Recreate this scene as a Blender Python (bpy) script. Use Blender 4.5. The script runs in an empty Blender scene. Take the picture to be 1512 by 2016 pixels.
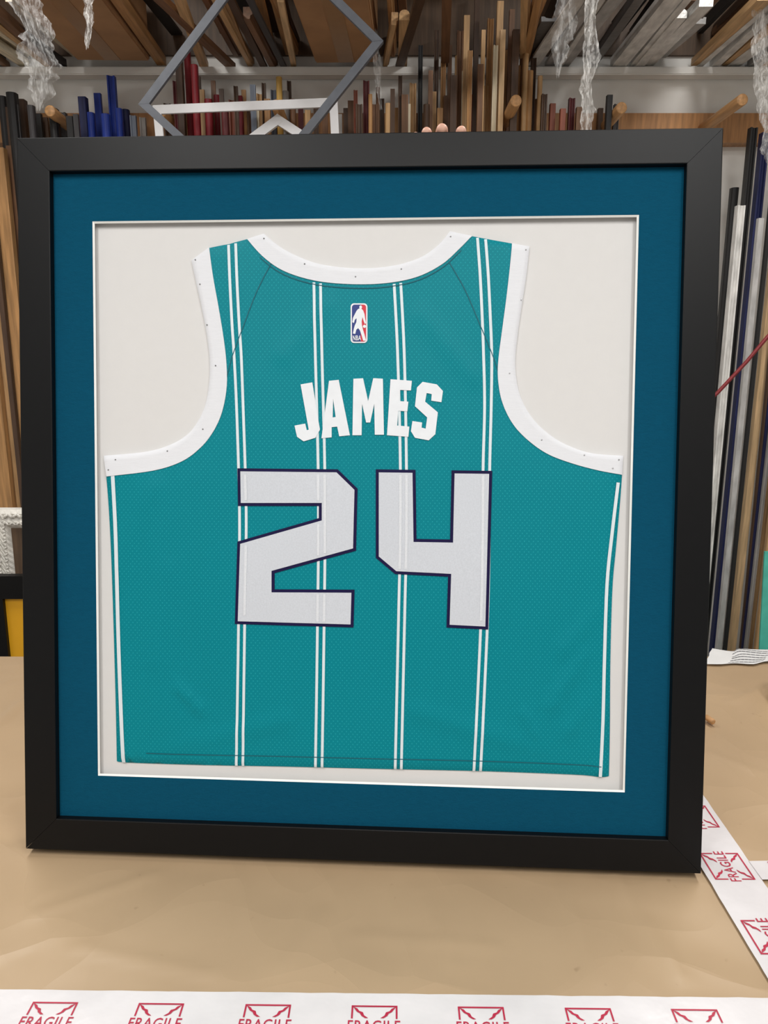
import bpy, bmesh, math, random
import numpy as np
from mathutils import Vector, Matrix, noise
from mathutils.geometry import delaunay_2d_cdt
random.seed(7)
S = bpy.context.scene
C = S.collection
try:
    S.view_settings.view_transform = 'Standard'
    S.view_settings.look = 'None'
except Exception as e:
    print(e)
rad = math.radians

# ------------------------------------------------------------------ camera and frame pose
F, CX, CY = 1500.0, 756.0, 1008.0
TH = rad(13.0)
RIGHT = np.array([1.0, 0, 0]); FWD = np.array([0, math.cos(TH), -math.sin(TH)]); DOWN = np.array([0, -math.sin(TH), -math.cos(TH)])
W = 0.86
D = 0.045
corners_px = np.array([(33, 272), (1425, 250), (1380, 1720), (50, 1672)], float)

def axes(psi, al):
    ex = np.array([math.cos(psi), math.sin(psi), 0])
    nb = np.array([-math.sin(psi), math.cos(psi), 0])
    up = np.array([0, 0, 1.0])
    ez = up * math.cos(al) + nb * math.sin(al)
    ey = nb * math.cos(al) - up * math.sin(al)
    return ex, ey, ez

def proj0(p):
    z = p @ FWD
    return np.array([CX + F * (p @ RIGHT) / z, CY + F * (p @ DOWN) / z])

def res(q):
    psi, al, tx, ty, tz, H = q
    ex, ey, ez = axes(psi, al)
    t = np.array([tx, ty, tz])
    P = [t - ex * W / 2 + ez * H, t + ex * W / 2 + ez * H, t + ex * W / 2, t - ex * W / 2]
    return np.concatenate([proj0(p) for p in P]) - corners_px.ravel()

q = np.array([-0.05, 0.18, -0.02, 0.85, -0.64, 0.9])
for it in range(40):
    r = res(q)
    J = np.zeros((8, 6))
    for k in range(6):
        e = np.zeros(6); e[k] = 1e-5
        J[:, k] = (res(q + e) - r) / 1e-5
    q = q - np.linalg.lstsq(J, r, rcond=None)[0]
PSI, AL, TX, TY, TZ, H = q
EX, EY, EZ = axes(PSI, AL)
ZC = -(TZ - D * math.sin(AL))
CAM = np.array([0, 0, ZC])
O = np.array([TX, TY, TZ + ZC])
MF = Matrix(((EX[0], EY[0], EZ[0], O[0]), (EX[1], EY[1], EZ[1], O[1]), (EX[2], EY[2], EZ[2], O[2]), (0, 0, 0, 1)))

def ray(px, py):
    return RIGHT * (px - CX) / F + DOWN * (py - CY) / F + FWD
def at(px, py, Y):
    d = ray(px, py); return Vector(CAM + d * (Y / d[1]))
def tab(px, py, z=0.0):
    d = ray(px, py); return Vector(CAM + d * ((z - ZC) / d[2]))
atz = tab
def fl(px, py, dep):
    d = ray(px, py)
    s = ((O + EY * dep - CAM) @ EY) / (d @ EY)
    p = CAM + d * s - O
    return (float(p @ EX), float(p @ EZ))
def lw(x, d, z):
    return Vector(O + EX * x + EY * d + EZ * z)

cd = bpy.data.cameras.new('camera'); cam = bpy.data.objects.new('camera', cd); C.objects.link(cam)
cd.sensor_fit = 'VERTICAL'; cd.sensor_height = 36; cd.lens = F / 2016 * 36
cam.location = CAM; cam.rotation_euler = (math.pi / 2 - TH, 0, 0)
cd.clip_start = 0.02
S.camera = cam

# ------------------------------------------------------------------ materials
def lin(c):
    def f(v):
        v = v / 255
        return v / 12.92 if v <= .04045 else ((v + .055) / 1.055) ** 2.4
    return (f(c[0]), f(c[1]), f(c[2]), 1)
_mc = {}
def M(name, col, rough=.5, var=.08, scale=30, bump=0.0, stretch=(1, 1, 1), bscale=None, metallic=0, spec=.5, alpha=1):
    if name in _mc: return _mc[name]
    m = bpy.data.materials.new(name); m.use_nodes = True
    nt = m.node_tree; N = nt.nodes; L = nt.links
    b = N['Principled BSDF']
    b.inputs['Roughness'].default_value = rough; b.inputs['Metallic'].default_value = metallic
    b.inputs['Specular IOR Level'].default_value = spec
    b.inputs['Alpha'].default_value = alpha
    tc = N.new('ShaderNodeTexCoord'); mp = N.new('ShaderNodeMapping'); mp.inputs['Scale'].default_value = stretch
    L.new(tc.outputs['Object'], mp.inputs['Vector'])
    nz = N.new('ShaderNodeTexNoise'); nz.inputs['Scale'].default_value = scale; nz.inputs['Detail'].default_value = 4
    L.new(mp.outputs['Vector'], nz.inputs['Vector'])
    cr = N.new('ShaderNodeValToRGB')
    c = lin(col)
    cr.color_ramp.elements[0].color = tuple(v * (1 - var) for v in c[:3]) + (1,)
    cr.color_ramp.elements[1].color = tuple(min(1, v * (1 + var)) for v in c[:3]) + (1,)
    cr.color_ramp.elements[0].position = .3; cr.color_ramp.elements[1].position = .7
    L.new(nz.outputs['Fac'], cr.inputs['Fac']); L.new(cr.outputs['Color'], b.inputs['Base Color'])
    if bump:
        n2 = N.new('ShaderNodeTexNoise'); n2.inputs['Scale'].default_value = bscale or scale * 3; n2.inputs['Detail'].default_value = 3
        L.new(mp.outputs['Vector'], n2.inputs['Vector'])
        bp = N.new('ShaderNodeBump'); bp.inputs['Strength'].default_value = bump; bp.inputs['Distance'].default_value = .002
        L.new(n2.outputs['Fac'], bp.inputs['Height']); L.new(bp.outputs['Normal'], b.inputs['Normal'])
    _mc[name] = m
    return m
def wood(name, col, rough=.55, var=.3):
    return M(name, col, rough, var, 12, .15, (8, 8, .6))

def math_node(N, op, v=None):
    n = N.new('ShaderNodeMath'); n.operation = op
    if v is not None: n.inputs[1].default_value = v
    return n
def jersey_mat():
    m = bpy.data.materials.new('teal_mesh_fabric'); m.use_nodes = True
    nt = m.node_tree; N = nt.nodes; L = nt.links; b = N['Principled BSDF']
    b.inputs['Roughness'].default_value = .5; b.inputs['Specular IOR Level'].default_value = .14
    tc = N.new('ShaderNodeTexCoord'); sp = N.new('ShaderNodeSeparateXYZ'); L.new(tc.outputs['Object'], sp.inputs[0])
    def osc(sock, per):
        a = math_node(N, 'MULTIPLY', 2 * math.pi / per); L.new(sock, a.inputs[0])
        c = N.new('ShaderNodeMath'); c.operation = 'COSINE'; L.new(a.outputs[0], c.inputs[0]); return c
    cx = osc(sp.outputs['X'], .0056); cz = osc(sp.outputs['Z'], .0066)
    mu = N.new('ShaderNodeMath'); mu.operation = 'MULTIPLY'; L.new(cx.outputs[0], mu.inputs[0]); L.new(cz.outputs[0], mu.inputs[1])
    mr = N.new('ShaderNodeMapRange'); mr.inputs['From Min'].default_value = .62; mr.inputs['From Max'].default_value = .97
    L.new(mu.outputs[0], mr.inputs['Value'])
    mx = N.new('ShaderNodeMix'); mx.data_type = 'RGBA'
    mx.inputs[6].default_value = lin((0, 127, 139)); mx.inputs[7].default_value = lin((32, 156, 165))
    L.new(mr.outputs['Result'], mx.inputs[0])
    L.new(mx.outputs[2], b.inputs['Base Color'])
    bp = N.new('ShaderNodeBump'); bp.inputs['Strength'].default_value = .3; bp.inputs['Distance'].default_value = .0005; bp.invert = True
    L.new(mr.outputs['Result'], bp.inputs['Height']); L.new(bp.outputs['Normal'], b.inputs['Normal'])
    return m
def paper_mat():
    m = bpy.data.materials.new('kraft_paper'); m.use_nodes = True
    nt = m.node_tree; N = nt.nodes; L = nt.links; b = N['Principled BSDF']
    b.inputs['Roughness'].default_value = .4; b.inputs['Specular IOR Level'].default_value = .45
    tc = N.new('ShaderNodeTexCoord')
    n1 = N.new('ShaderNodeTexNoise'); n1.inputs['Scale'].default_value = 3; n1.inputs['Detail'].default_value = 8
    L.new(tc.outputs['Object'], n1.inputs['Vector'])
    cr = N.new('ShaderNodeValToRGB'); cr.color_ramp.elements[0].position = .3; cr.color_ramp.elements[1].position = .72
    cr.color_ramp.elements[0].color = lin((166, 141, 111)); cr.color_ramp.elements[1].color = lin((180, 154, 122))
    L.new(n1.outputs['Fac'], cr.inputs['Fac'])
    n3 = N.new('ShaderNodeTexNoise'); n3.inputs['Scale'].default_value = 55; n3.inputs['Detail'].default_value = 2
    L.new(tc.outputs['Object'], n3.inputs['Vector'])
    mr = N.new('ShaderNodeMapRange'); mr.inputs['From Min'].default_value = .72; mr.inputs['From Max'].default_value = .82
    mr.inputs['To Max'].default_value = .4
    L.new(n3.outputs['Fac'], mr.inputs['Value'])
    mx = N.new('ShaderNodeMix'); mx.data_type = 'RGBA'; mx.inputs[7].default_value = lin((112, 88, 60))
    L.new(cr.outputs['Color'], mx.inputs[6]); L.new(mr.outputs['Result'], mx.inputs[0])
    L.new(mx.outputs[2], b.inputs['Base Color'])
    n2 = N.new('ShaderNodeTexNoise'); n2.inputs['Scale'].default_value = 2; n2.inputs['Detail'].default_value = 2
    L.new(tc.outputs['Object'], n2.inputs['Vector'])
    va = N.new('ShaderNodeVectorMath'); va.operation = 'ADD'
    L.new(tc.outputs['Object'], va.inputs[0]); L.new(n2.outputs['Color'], va.inputs[1])
    acc = None
    # flat facets meeting at sharp creases (distance between cell borders), as in a sheet that was folded and crumpled
    for sc, am in ((3.2, .016), (7.0, .005)):
        vo = N.new('ShaderNodeTexVoronoi'); vo.inputs['Scale'].default_value = sc; L.new(va.outputs[0], vo.inputs['Vector'])
        mm_ = math_node(N, 'MULTIPLY', am); L.new(vo.outputs['Distance'], mm_.inputs[0])
        if acc is None: acc = mm_.outputs[0]
        else:
            ad = N.new('ShaderNodeMath'); ad.operation = 'ADD'; L.new(acc, ad.inputs[0]); L.new(mm_.outputs[0], ad.inputs[1]); acc = ad.outputs[0]
    n4 = N.new('ShaderNodeTexNoise'); n4.inputs['Scale'].default_value = 7; n4.inputs['Detail'].default_value = 2
    L.new(tc.outputs['Object'], n4.inputs['Vector'])
    m4 = math_node(N, 'MULTIPLY', .003); L.new(n4.outputs['Fac'], m4.inputs[0])
    ad = N.new('ShaderNodeMath'); ad.operation = 'ADD'; L.new(acc, ad.inputs[0]); L.new(m4.outputs[0], ad.inputs[1])
    bp = N.new('ShaderNodeBump'); bp.inputs['Strength'].default_value = .6; bp.inputs['Distance'].default_value = 1.0
    L.new(ad.outputs[0], bp.inputs['Height']); L.new(bp.outputs['Normal'], b.inputs['Normal'])
    return m
def plastic_mat(name, col, opac):
    m = bpy.data.materials.new(name); m.use_nodes = True
    nt = m.node_tree; N = nt.nodes; L = nt.links; b = N['Principled BSDF']
    b.inputs['Base Color'].default_value = lin(col); b.inputs['Roughness'].default_value = .3
    b.inputs['Specular IOR Level'].default_value = .4
    tc = N.new('ShaderNodeTexCoord'); mp = N.new('ShaderNodeMapping'); mp.inputs['Scale'].default_value = (2.2, 2.2, .7)
    L.new(tc.outputs['Object'], mp.inputs['Vector'])
    nz = N.new('ShaderNodeTexNoise'); nz.inputs['Scale'].default_value = 42; nz.inputs['Detail'].default_value = 8; nz.inputs['Roughness'].default_value = .72
    nz.inputs['Distortion'].default_value = 1.6
    L.new(mp.outputs['Vector'], nz.inputs['Vector'])
    mr = N.new('ShaderNodeMapRange'); mr.inputs['From Min'].default_value = .42; mr.inputs['From Max'].default_value = .66
    mr.inputs['To Min'].default_value = opac * .25; mr.inputs['To Max'].default_value = min(1, opac * 1.6)
    L.new(nz.outputs['Fac'], mr.inputs['Value']); L.new(mr.outputs['Result'], b.inputs['Alpha'])
    bp = N.new('ShaderNodeBump'); bp.inputs['Strength'].default_value = .4; bp.inputs['Distance'].default_value = .003
    L.new(nz.outputs['Fac'], bp.inputs['Height']); L.new(bp.outputs['Normal'], b.inputs['Normal'])
    return m

m_black = M('satin_black_paint', (9, 9, 10), .45, .08, 60, .02, spec=.24)
m_mat = M('teal_blue_mat_board', (8, 74, 100), .9, .06, 150, .25, (1, 1, 4), spec=.08)
m_core = M('white_mat_core', (240, 240, 236), .8, .02)
m_back = M('offwhite_mount_board', (217, 215, 213), .9, .008, 60, .03, spec=.08)
m_teal = jersey_mat()
m_white = M('white_rib_knit', (226, 227, 231), .9, .02, 60, .15, (1, 1, 14), spec=.05)
m_stripe = M('white_stripe_print', (216, 226, 230), .6, .02)
m_stitch = M('teal_thread', (0, 92, 106), .7, .1, 300)
m_letter = M('white_letter_twill', (230, 233, 237), .6, .02, 100)
m_silver = M('silver_mesh_twill', (204, 208, 215), .55, .05, 500, .1)
m_ghost = M('silver_mesh_twill_light', (218, 221, 226), .55, .05, 500, .1)
m_navy = M('navy_outline_twill', (22, 14, 62), .6, .08, spec=.2)
m_red = M('patch_red', (205, 25, 50), .5, .03)
m_blue = M('patch_blue', (16, 42, 122), .5, .03)
m_paper = paper_mat()
m_tape = M('white_packing_tape', (214, 210, 211), .18, .08, 10, .9, bscale=26)
m_print = M('crimson_tape_print', (172, 28, 60), .45, .06)
m_wall = M('white_painted_wall', (234, 232, 227), .8, .05, 5, .05)
m_dark = M('worn_concrete', (110, 102, 94), .8, .2, 6, .1)
m_ceil = M('ceiling_paint', (170, 166, 160), .9, .05)
m_beam = wood('pine_beam', (170, 122, 76))
m_peg = wood('beech_dowel', (190, 144, 96))
m_ply = wood('dark_plywood', (88, 68, 50))
m_top = wood('table_board', (120, 95, 70))
m_card = M('brown_cardboard', (178, 136, 96), .8, .14, 8, .1)
m_skin = M('skin', (206, 158, 136), .5, .06, 40, .05)
m_shirt = M('charcoal_cotton', (50, 52, 58), .9, .1)
m_jean = M('blue_denim', (48, 62, 92), .9, .15, 80)
m_hair = M('brown_hair', (60, 42, 30), .6, .2, 80)
m_plast = plastic_mat('clear_plastic_wrap', (210, 209, 207), .24)
m_plast2 = plastic_mat('milky_plastic_wrap', (222, 220, 216), .42)
m_yel = M('yellow_art_print', (240, 176, 30), .5, .05, 8)
m_orn = M('white_gesso', (216, 213, 205), .7, .15, 40, .3)
m_gframe = M('slate_grey_paint', (76, 79, 86), .5, .12, 40, .1)
m_wframe = M('white_lacquer', (232, 232, 234), .4, .03)
m_glass = M('green_glass_edge', (80, 190, 170), .15, .1)
m_cord = M('red_cord', (120, 20, 26), .5, .1)
m_steel = M('steel', (150, 150, 150), .3, .05, metallic=1)
m_tan = M('masking_tape', (222, 214, 160), .6, .05)
m_note = M('white_note_paper', (222, 222, 221), .7, .03)
m_ink = M('grey_ink', (120, 120, 124), .7, .03)

# ------------------------------------------------------------------ object helpers
def mesh_obj(name, verts, faces, mats, parent=None, smooth=False, midx=None):
    me = bpy.data.meshes.new(name)
    me.from_pydata([tuple(v) for v in verts], [], faces)
    if not isinstance(mats, (list, tuple)): mats = [mats]
    for m in mats: me.materials.append(m)
    if midx:
        for p, i in zip(me.polygons, midx): p.material_index = i
    if smooth:
        for p in me.polygons: p.use_smooth = True
    me.validate(); me.update()
    o = bpy.data.objects.new(name, me); C.objects.link(o)
    if parent: o.parent = parent
    return o
def fixn(o):
    bm = bmesh.new(); bm.from_mesh(o.data); bmesh.ops.recalc_face_normals(bm, faces=bm.faces); bm.to_mesh(o.data); bm.free(); return o
def tag(o, label, cat, group=None, kind=None):
    o['label'] = label
    if cat: o['category'] = cat
    if group: o['group'] = group
    if kind: o['kind'] = kind
    return o
def thing(name, label, cat, mat4=None, loc=None, group=None):
    o = bpy.data.objects.new(name, None); C.objects.link(o); o.empty_display_size = .05
    if mat4 is not None: o.matrix_world = mat4
    if loc is not None: o.location = loc
    return tag(o, label, cat, group)
def boxvf(c, s):
    x, y, z = c; a, b, d = s[0] / 2, s[1] / 2, s[2] / 2
    v = [(x + i * a, y + j * b, z + k * d) for i in (-1, 1) for j in (-1, 1) for k in (-1, 1)]
    f = [(0, 1, 3, 2), (4, 6, 7, 5), (0, 4, 5, 1), (2, 3, 7, 6), (0, 2, 6, 4), (1, 5, 7, 3)]
    return v, f
def box(name, c, s, mat, parent=None, bev=0):
    v, f = boxvf(c, s)
    o = mesh_obj(name, v, f, mat, parent)
    if bev:
        bm = bmesh.new(); bm.from_mesh(o.data)
        bmesh.ops.bevel(bm, geom=bm.edges[:], offset=bev, segments=2, affect='EDGES'); bm.to_mesh(o.data); bm.free()
    return o
def structure(o):
    o['kind'] = 'structure'; return o
PROF = {
    'step': [(-.5, -.5), (.5, -.5), (.5, .12), (.28, .2), (.2, .5), (-.5, .5)],
    'flat': [(-.5, -.42), (-.42, -.5), (.42, -.5), (.5, -.42), (.5, .5), (-.5, .5)],
    'round': [(-.5, .5), (-.5, -.1), (-.38, -.34), (-.18, -.47), (0, -.5), (.18, -.47), (.38, -.34), (.5, -.1), (.5, .5)],
    'cove': [(-.5, .5), (-.5, -.5), (-.3, -.5), (-.2, -.25), (0, -.12), (.25, -.1), (.3, -.3), (.5, -.3), (.5, .5)],
    'rod': [(.5 * math.cos(t * math.pi / 8), .5 * math.sin(t * math.pi / 8)) for t in range(16)],
}
def bar(name, p0, p1, w, d, prof, mat, parent=None, smooth=False, cap=0.0):
    p0 = Vector(p0); p1 = Vector(p1); L = (p1 - p0).length
    P = PROF[prof]
    zs = [(0, 1), (L, 1)]
    if cap: zs = [(0, 1 - cap), (cap * d * .5, 1), (L - cap * d * .5, 1), (L, 1 - cap)]
    v = []; f = []; n = len(P)
    for z, s in zs:
        for x, y in P: v.append((x * w * s, y * d * s, z))
    for k in range(len(zs) - 1):
        for i in range(n):
            j = (i + 1) % n
            f.append((k * n + i, k * n + j, (k + 1) * n + j, (k + 1) * n + i))
    f.append(tuple(range(n))[::-1]); f.append(tuple(range((len(zs) - 1) * n, len(zs) * n)))
    o = fixn(mesh_obj(name, v, f, mat, parent, smooth))
    z = (p1 - p0).normalized(); x = Vector((1, 0, 0))
    if abs(z.x) > .9: x = Vector((0, 1, 0))
    y = z.cross(x).normalized(); x = y.cross(z)
    mm = Matrix(((x.x, y.x, z.x, p0.x), (x.y, y.y, z.y, p0.y), (x.z, y.z, z.z, p0.z), (0, 0, 0, 1)))
    if parent:
        bpy.context.view_layer.update()
        o.matrix_parent_inverse = Matrix(); o.matrix_local = parent.matrix_world.inverted() @ mm
    else: o.matrix_world = mm
    return o
def tube(name, pts, r, mat, parent=None, n=10):
    pts = [Vector(p) for p in pts]; v = []; f = []
    for i, p in enumerate(pts):
        t = (pts[min(i + 1, len(pts) - 1)] - pts[max(i - 1, 0)]).normalized()
        a = t.cross(Vector((0, 1, .2))).normalized(); b = t.cross(a)
        for k in range(n):
            w_ = 2 * math.pi * k / n; q_ = p + a * (r * math.cos(w_)) + b * (r * math.sin(w_)); v.append(q_)
    for i in range(len(pts) - 1):
        for k in range(n): f.append((i * n + k, i * n + (k + 1) % n, (i + 1) * n + (k + 1) % n, (i + 1) * n + k))
    f.append(tuple(range(n))); f.append(tuple(range((len(pts) - 1) * n, len(pts) * n)))
    return fixn(mesh_obj(name, v, f, mat, parent, True))
def rails(w, h, prof, parent, mat, name='rail', mod=None, seg=1, gap=.00025, smooth=False):
    """four mitred rails; local x centred, z up from 0, y = depth"""
    out = []
    def cor(k, i):
        return [(-w / 2 + i, i), (w / 2 - i, i), (w / 2 - i, h - i), (-w / 2 + i, h - i)][k % 4]
    for k in range(4):
        v = []; f = []; n = len(prof)
        L = w if k % 2 == 0 else h
        for s in range(seg + 1):
            t = gap / L + (1 - 2 * gap / L) * s / seg
            for pi, (i, d) in enumerate(prof):
                a = cor(k, i); b = cor(k + 1, i)
                dd = d + (mod(pi, t * L) if mod else 0)
                v.append((a[0] + (b[0] - a[0]) * t, dd, a[1] + (b[1] - a[1]) * t))
        for s in range(seg):
            for i in range(n):
                j = (i + 1) % n
                f.append((s * n + i, s * n + j, (s + 1) * n + j, (s + 1) * n + i))
        f.append(tuple(range(n))); f.append(tuple(range(seg * n, seg * n + n))[::-1])
        o = fixn(mesh_obj(name, v, f, mat, parent, smooth))
        out.append(o)
    return out

# ------------------------------------------------------------------ 2D filling
def cr(pts, n=5):
    P = [np.array(p, float) for p in pts]; out = []
    for i in range(len(P) - 1):
        p0 = P[max(i - 1, 0)]; p1 = P[i]; p2 = P[i + 1]; p3 = P[min(i + 2, len(P) - 1)]
        for k in range(n):
            t = k / n
            out.append(tuple(.5 * ((2 * p1) + (-p0 + p2) * t + (2 * p0 - 5 * p1 + 4 * p2 - p3) * t * t + (-p0 + 3 * p1 - 3 * p2 + p3) * t ** 3)))
    out.append(tuple(P[-1])); return out
def inside(p, poly):
    x, y = p; c = False; n = len(poly); j = n - 1
    for i in range(n):
        xi, yi = poly[i]; xj, yj = poly[j]
        if (yi > y) != (yj > y) and x < (xj - xi) * (y - yi) / (yj - yi) + xi: c = not c
        j = i
    return c
class Dist:
    def __init__(s, poly):
        a = np.array(poly); b = np.roll(a, -1, 0); s.a = a; s.d = b - a; s.l = (s.d ** 2).sum(1) + 1e-12
    def __call__(s, x, z):
        p = np.array([x, z]) - s.a
        t = np.clip((p * s.d).sum(1) / s.l, 0, 1)
        e = p - s.d * t[:, None]
        return math.sqrt(((e ** 2).sum(1)).min())
def resample(poly, step):
    out = []; n = len(poly)
    for i in range(n):
        a = np.array(poly[i]); b = np.array(poly[(i + 1) % n]); L = np.linalg.norm(b - a)
        if L < 1e-6: continue
        k = max(1, int(math.ceil(L / step)))
        for j in range(k): out.append(tuple(a + (b - a) * j / k))
    return out
def area(p):
    return sum(p[i][0] * p[(i + 1) % len(p)][1] - p[(i + 1) % len(p)][0] * p[i][1] for i in range(len(p))) / 2
def offset(poly, d):
    """inset by d (positive = inwards)"""
    if area(poly) < 0: poly = poly[::-1]
    n = len(poly); out = []
    for i in range(n):
        a = np.array(poly[i - 1]); b = np.array(poly[i]); c = np.array(poly[(i + 1) % n])
        e1 = (b - a) / np.linalg.norm(b - a); e2 = (c - b) / np.linalg.norm(c - b)
        n1 = np.array([-e1[1], e1[0]]); n2 = np.array([-e2[1], e2[0]])
        m = (n1 + n2) / (1 + n1 @ n2)
        out.append(tuple(b + m * d))
    return out
def fill2d(poly, step, holes=()):
    loops = [resample(poly, step)] + [resample(h, step) for h in holes]
    pts = []; edges = []
    for lp in loops:
        b = len(pts); pts += lp; edges += [(b + i, b + (i + 1) % len(lp)) for i in range(len(lp))]
    ds = Dist(poly); dh = [Dist(h) for h in holes]
    xs = [p[0] for p in poly]; zs = [p[1] for p in poly]
    x = min(xs) + step / 2
    while x < max(xs):
        z = min(zs) + step / 2
        while z < max(zs):
            q_ = (x + random.uniform(-.1, .1) * step, z + random.uniform(-.1, .1) * step)
            if inside(q_, poly) and ds(*q_) > step * .5 and not any(inside(q_, h) or e(*q_) < step * .5 for h, e in zip(holes, dh)):
                pts.append(q_)
            z += step
        x += step
    r = delaunay_2d_cdt([Vector(p) for p in pts], edges, [], 0, 1e-7)
    v = [tuple(p) for p in r[0]]; f = []
    for t in r[2]:
        c = (sum(v[i][0] for i in t) / len(t), sum(v[i][1] for i in t) / len(t))
        if inside(c, poly) and not any(inside(c, h) for h in holes): f.append(tuple(t))
    return v, f
def skirted(v3, f, depth):
    """rim going back to the given depth; rim vertices are doubled so the face edge stays crisp"""
    ec = {}
    for t in f:
        for i in range(len(t)):
            a, b = t[i], t[(i + 1) % len(t)]; ec.setdefault((min(a, b), max(a, b)), []).append((a, b))
    v3 = list(v3); f = list(f); mp = {}; top = {}
    for k, l in ec.items():
        if len(l) == 1:
            a, b = l[0]
            for i in (a, b):
                if i not in mp:
                    top[i] = len(v3); v3.append(v3[i])
                    mp[i] = len(v3); v3.append((v3[i][0], depth(v3[i]), v3[i][2]))
            f.append((top[b], top[a], mp[a], mp[b]))
    return v3, f

# ------------------------------------------------------------------ the picture frame
frame = thing('picture_frame', 'large square black picture frame with blue mat standing upright on brown paper', 'picture frame', MF)
inner_px = [(97, 338), (1356, 320), (1314, 1652), (108, 1608)]
il = [fl(*p, 0) for p in inner_px]
rw = float(np.mean([il[0][0] + W / 2, W / 2 - il[1][0], W / 2 - il[2][0], il[3][0] + W / 2, H - il[0][1], H - il[1][1], il[2][1], il[3][1]]))
MD = .010
prof = [(0, D), (0, .0012), (.0004, .0003), (.0012, 0), (rw - .0012, 0), (rw - .0003, .0004), (rw, .0012), (rw, MD + .004), (rw - .008, MD + .004), (rw - .008, D)]
rails(W, H, prof, frame, m_black)
op = [fl(*p, MD) for p in [(182, 436), (1258, 423), (1230, 1560), (193, 1527)]]
mo = [(-W / 2 + rw - .006, H - rw + .006), (W / 2 - rw + .006, H - rw + .006), (W / 2 - rw + .006, rw - .006), (-W / 2 + rw - .006, rw - .006)]
v = [(x, MD, z) for x, z in mo] + [(x, MD, z) for x, z in op]
f = [(4 + (i + 1) % 4, 4 + i, i, (i + 1) % 4) for i in range(4)]
mo_ = fixn(mesh_obj('mat_board', v, f, m_mat, frame)); mo_['label'] = 'teal blue mat board'
def near(lst, ref): return [min(lst, key=lambda p: (p[0] - o_[0]) ** 2 + (p[1] - o_[1]) ** 2) for o_ in ref]
inn = near(offset(op, .0022), op); outw = near(offset(op, -.010), op)
DB = MD + .0085
v = [(x, MD, z) for x, z in op] + [(x, MD + .0016, z) for x, z in inn] + [(x, MD + .0019, z) for x, z in outw]
f = [(i, (i + 1) % 4, 4 + (i + 1) % 4, 4 + i) for i in range(4)] + [(4 + i, 4 + (i + 1) % 4, 8 + (i + 1) % 4, 8 + i) for i in range(4)]
b_ = mesh_obj('mat_bevel', v, f, m_core, frame); b_['label'] = 'white bevelled edge of the mat opening'
box('backing_board', (0, DB + .002, H / 2), (W - 2 * rw + .008, .004, H - 2 * rw + .008), m_back, frame)['label'] = 'off-white mount board'
box('dust_cover', (0, D - .004, H / 2), (W - 2 * rw + .01, .003, H - 2 * rw + .01), m_card, frame)

# ------------------------------------------------------------------ the jersey
JD = DB - .0045
jersey = thing('basketball_jersey', 'teal sleeveless basketball jersey with white trim mounted inside the black frame', 'jersey', MF)
neck_in = cr([(488, 470), (519, 504), (560, 532), (620, 551), (690, 558), (760, 556), (820, 544), (868, 520), (902, 490), (928, 463)])
neck_out = cr([(519, 459), (545, 481), (580, 501), (630, 519), (700, 527), (768, 523), (825, 507), (862, 482), (886, 454)])
la_in = cr([(410, 488), (418, 545), (428, 600), (438, 660), (444, 710), (445, 760), (436, 810), (418, 850), (392, 882), (355, 908), (300, 925), (210, 936)])
la_out = cr([(376, 512), (385, 555), (397, 610), (407, 665), (412, 715), (410, 760), (402, 800), (385, 835), (362, 860), (325, 879), (280, 890), (203, 897)])
ra_in = cr([(1010, 478), (1005, 530), (998, 590), (990, 650), (983, 705), (982, 745), (990, 790), (1010, 832), (1040, 865), (1080, 893), (1130, 912), (1180, 925), (1226, 933)])
ra_out = cr([(1043, 484), (1037, 540), (1028, 600), (1020, 655), (1015, 705), (1017, 745), (1027, 785), (1048, 822), (1078, 852), (1115, 875), (1165, 892), (1228, 897)])
right_side = cr([(1226, 935), (1222, 990), (1214, 1080), (1207, 1160), (1203, 1300), (1202, 1440), (1200, 1530)])
hem = cr([(1200, 1530), (1184, 1532), (1150, 1528), (1060, 1524), (945, 1520), (860, 1518), (720, 1515), (560, 1511), (400, 1508), (247, 1503), (228, 1499)], 3)
left_side = cr([(228, 1499), (226, 1400), (222, 1250), (217, 1100), (212, 1000), (207, 937)])
J = lambda pts: [fl(x, y, JD) for x, y in pts]
body_px = [(410, 488), (450, 479), (488, 470)] + neck_in[1:-1] + [(928, 463), (965, 470), (1010, 478)] + ra_in[1:] + right_side[1:] + hem[1:] + left_side[1:] + la_in[::-1][1:-1]
sil_px = la_out[::-1] + [(410, 490), (450, 479), (488, 468)] + neck_out + [(928, 463), (965, 470), (1010, 478)] + ra_out + right_side[1:] + hem[1:] + left_side[1:]
def dedupe(p):
    o = [p[0]]
    for a in p[1:]:
        if math.hypot(a[0] - o[-1][0], a[1] - o[-1][1]) > 5e-4: o.append(a)
    if math.hypot(o[0][0] - o[-1][0], o[0][1] - o[-1][1]) < 5e-4: o.pop()
    return o
body2 = dedupe(J(body_px)); sil = dedupe(J(sil_px)); dsil = Dist(sil)
creases = [(J([(350, 1352), (394, 1398)]), .0028, .0055), (J([(1085, 1390), (1150, 1290)]), .0022, .008), (J([(1110, 1280), (1180, 1200)]), .0018, .010), (J([(640, 600), (560, 700)]), .0015, .012), (J([(300, 950), (230, 1120)]), .0018, .012),
           (J([(830, 620), (930, 740)]), .0015, .013), (J([(560, 1420), (330, 1480)]), .0016, .012), (J([(820, 1400), (1060, 1480)]), .0016, .012), (J([(1030, 1400), (1052, 1445)]), .0020, .006), (J([(330, 1120), (300, 1300)]), .0012, .014), (J([(1120, 1440), (1180, 1360)]), .0016, .008)]
def segd(x, z, a, b):
    p = np.array([x, z]); a = np.array(a); b = np.array(b); d_ = b - a
    t = min(1, max(0, (p - a) @ d_ / (d_ @ d_))); return np.linalg.norm(p - a - d_ * t)
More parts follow.
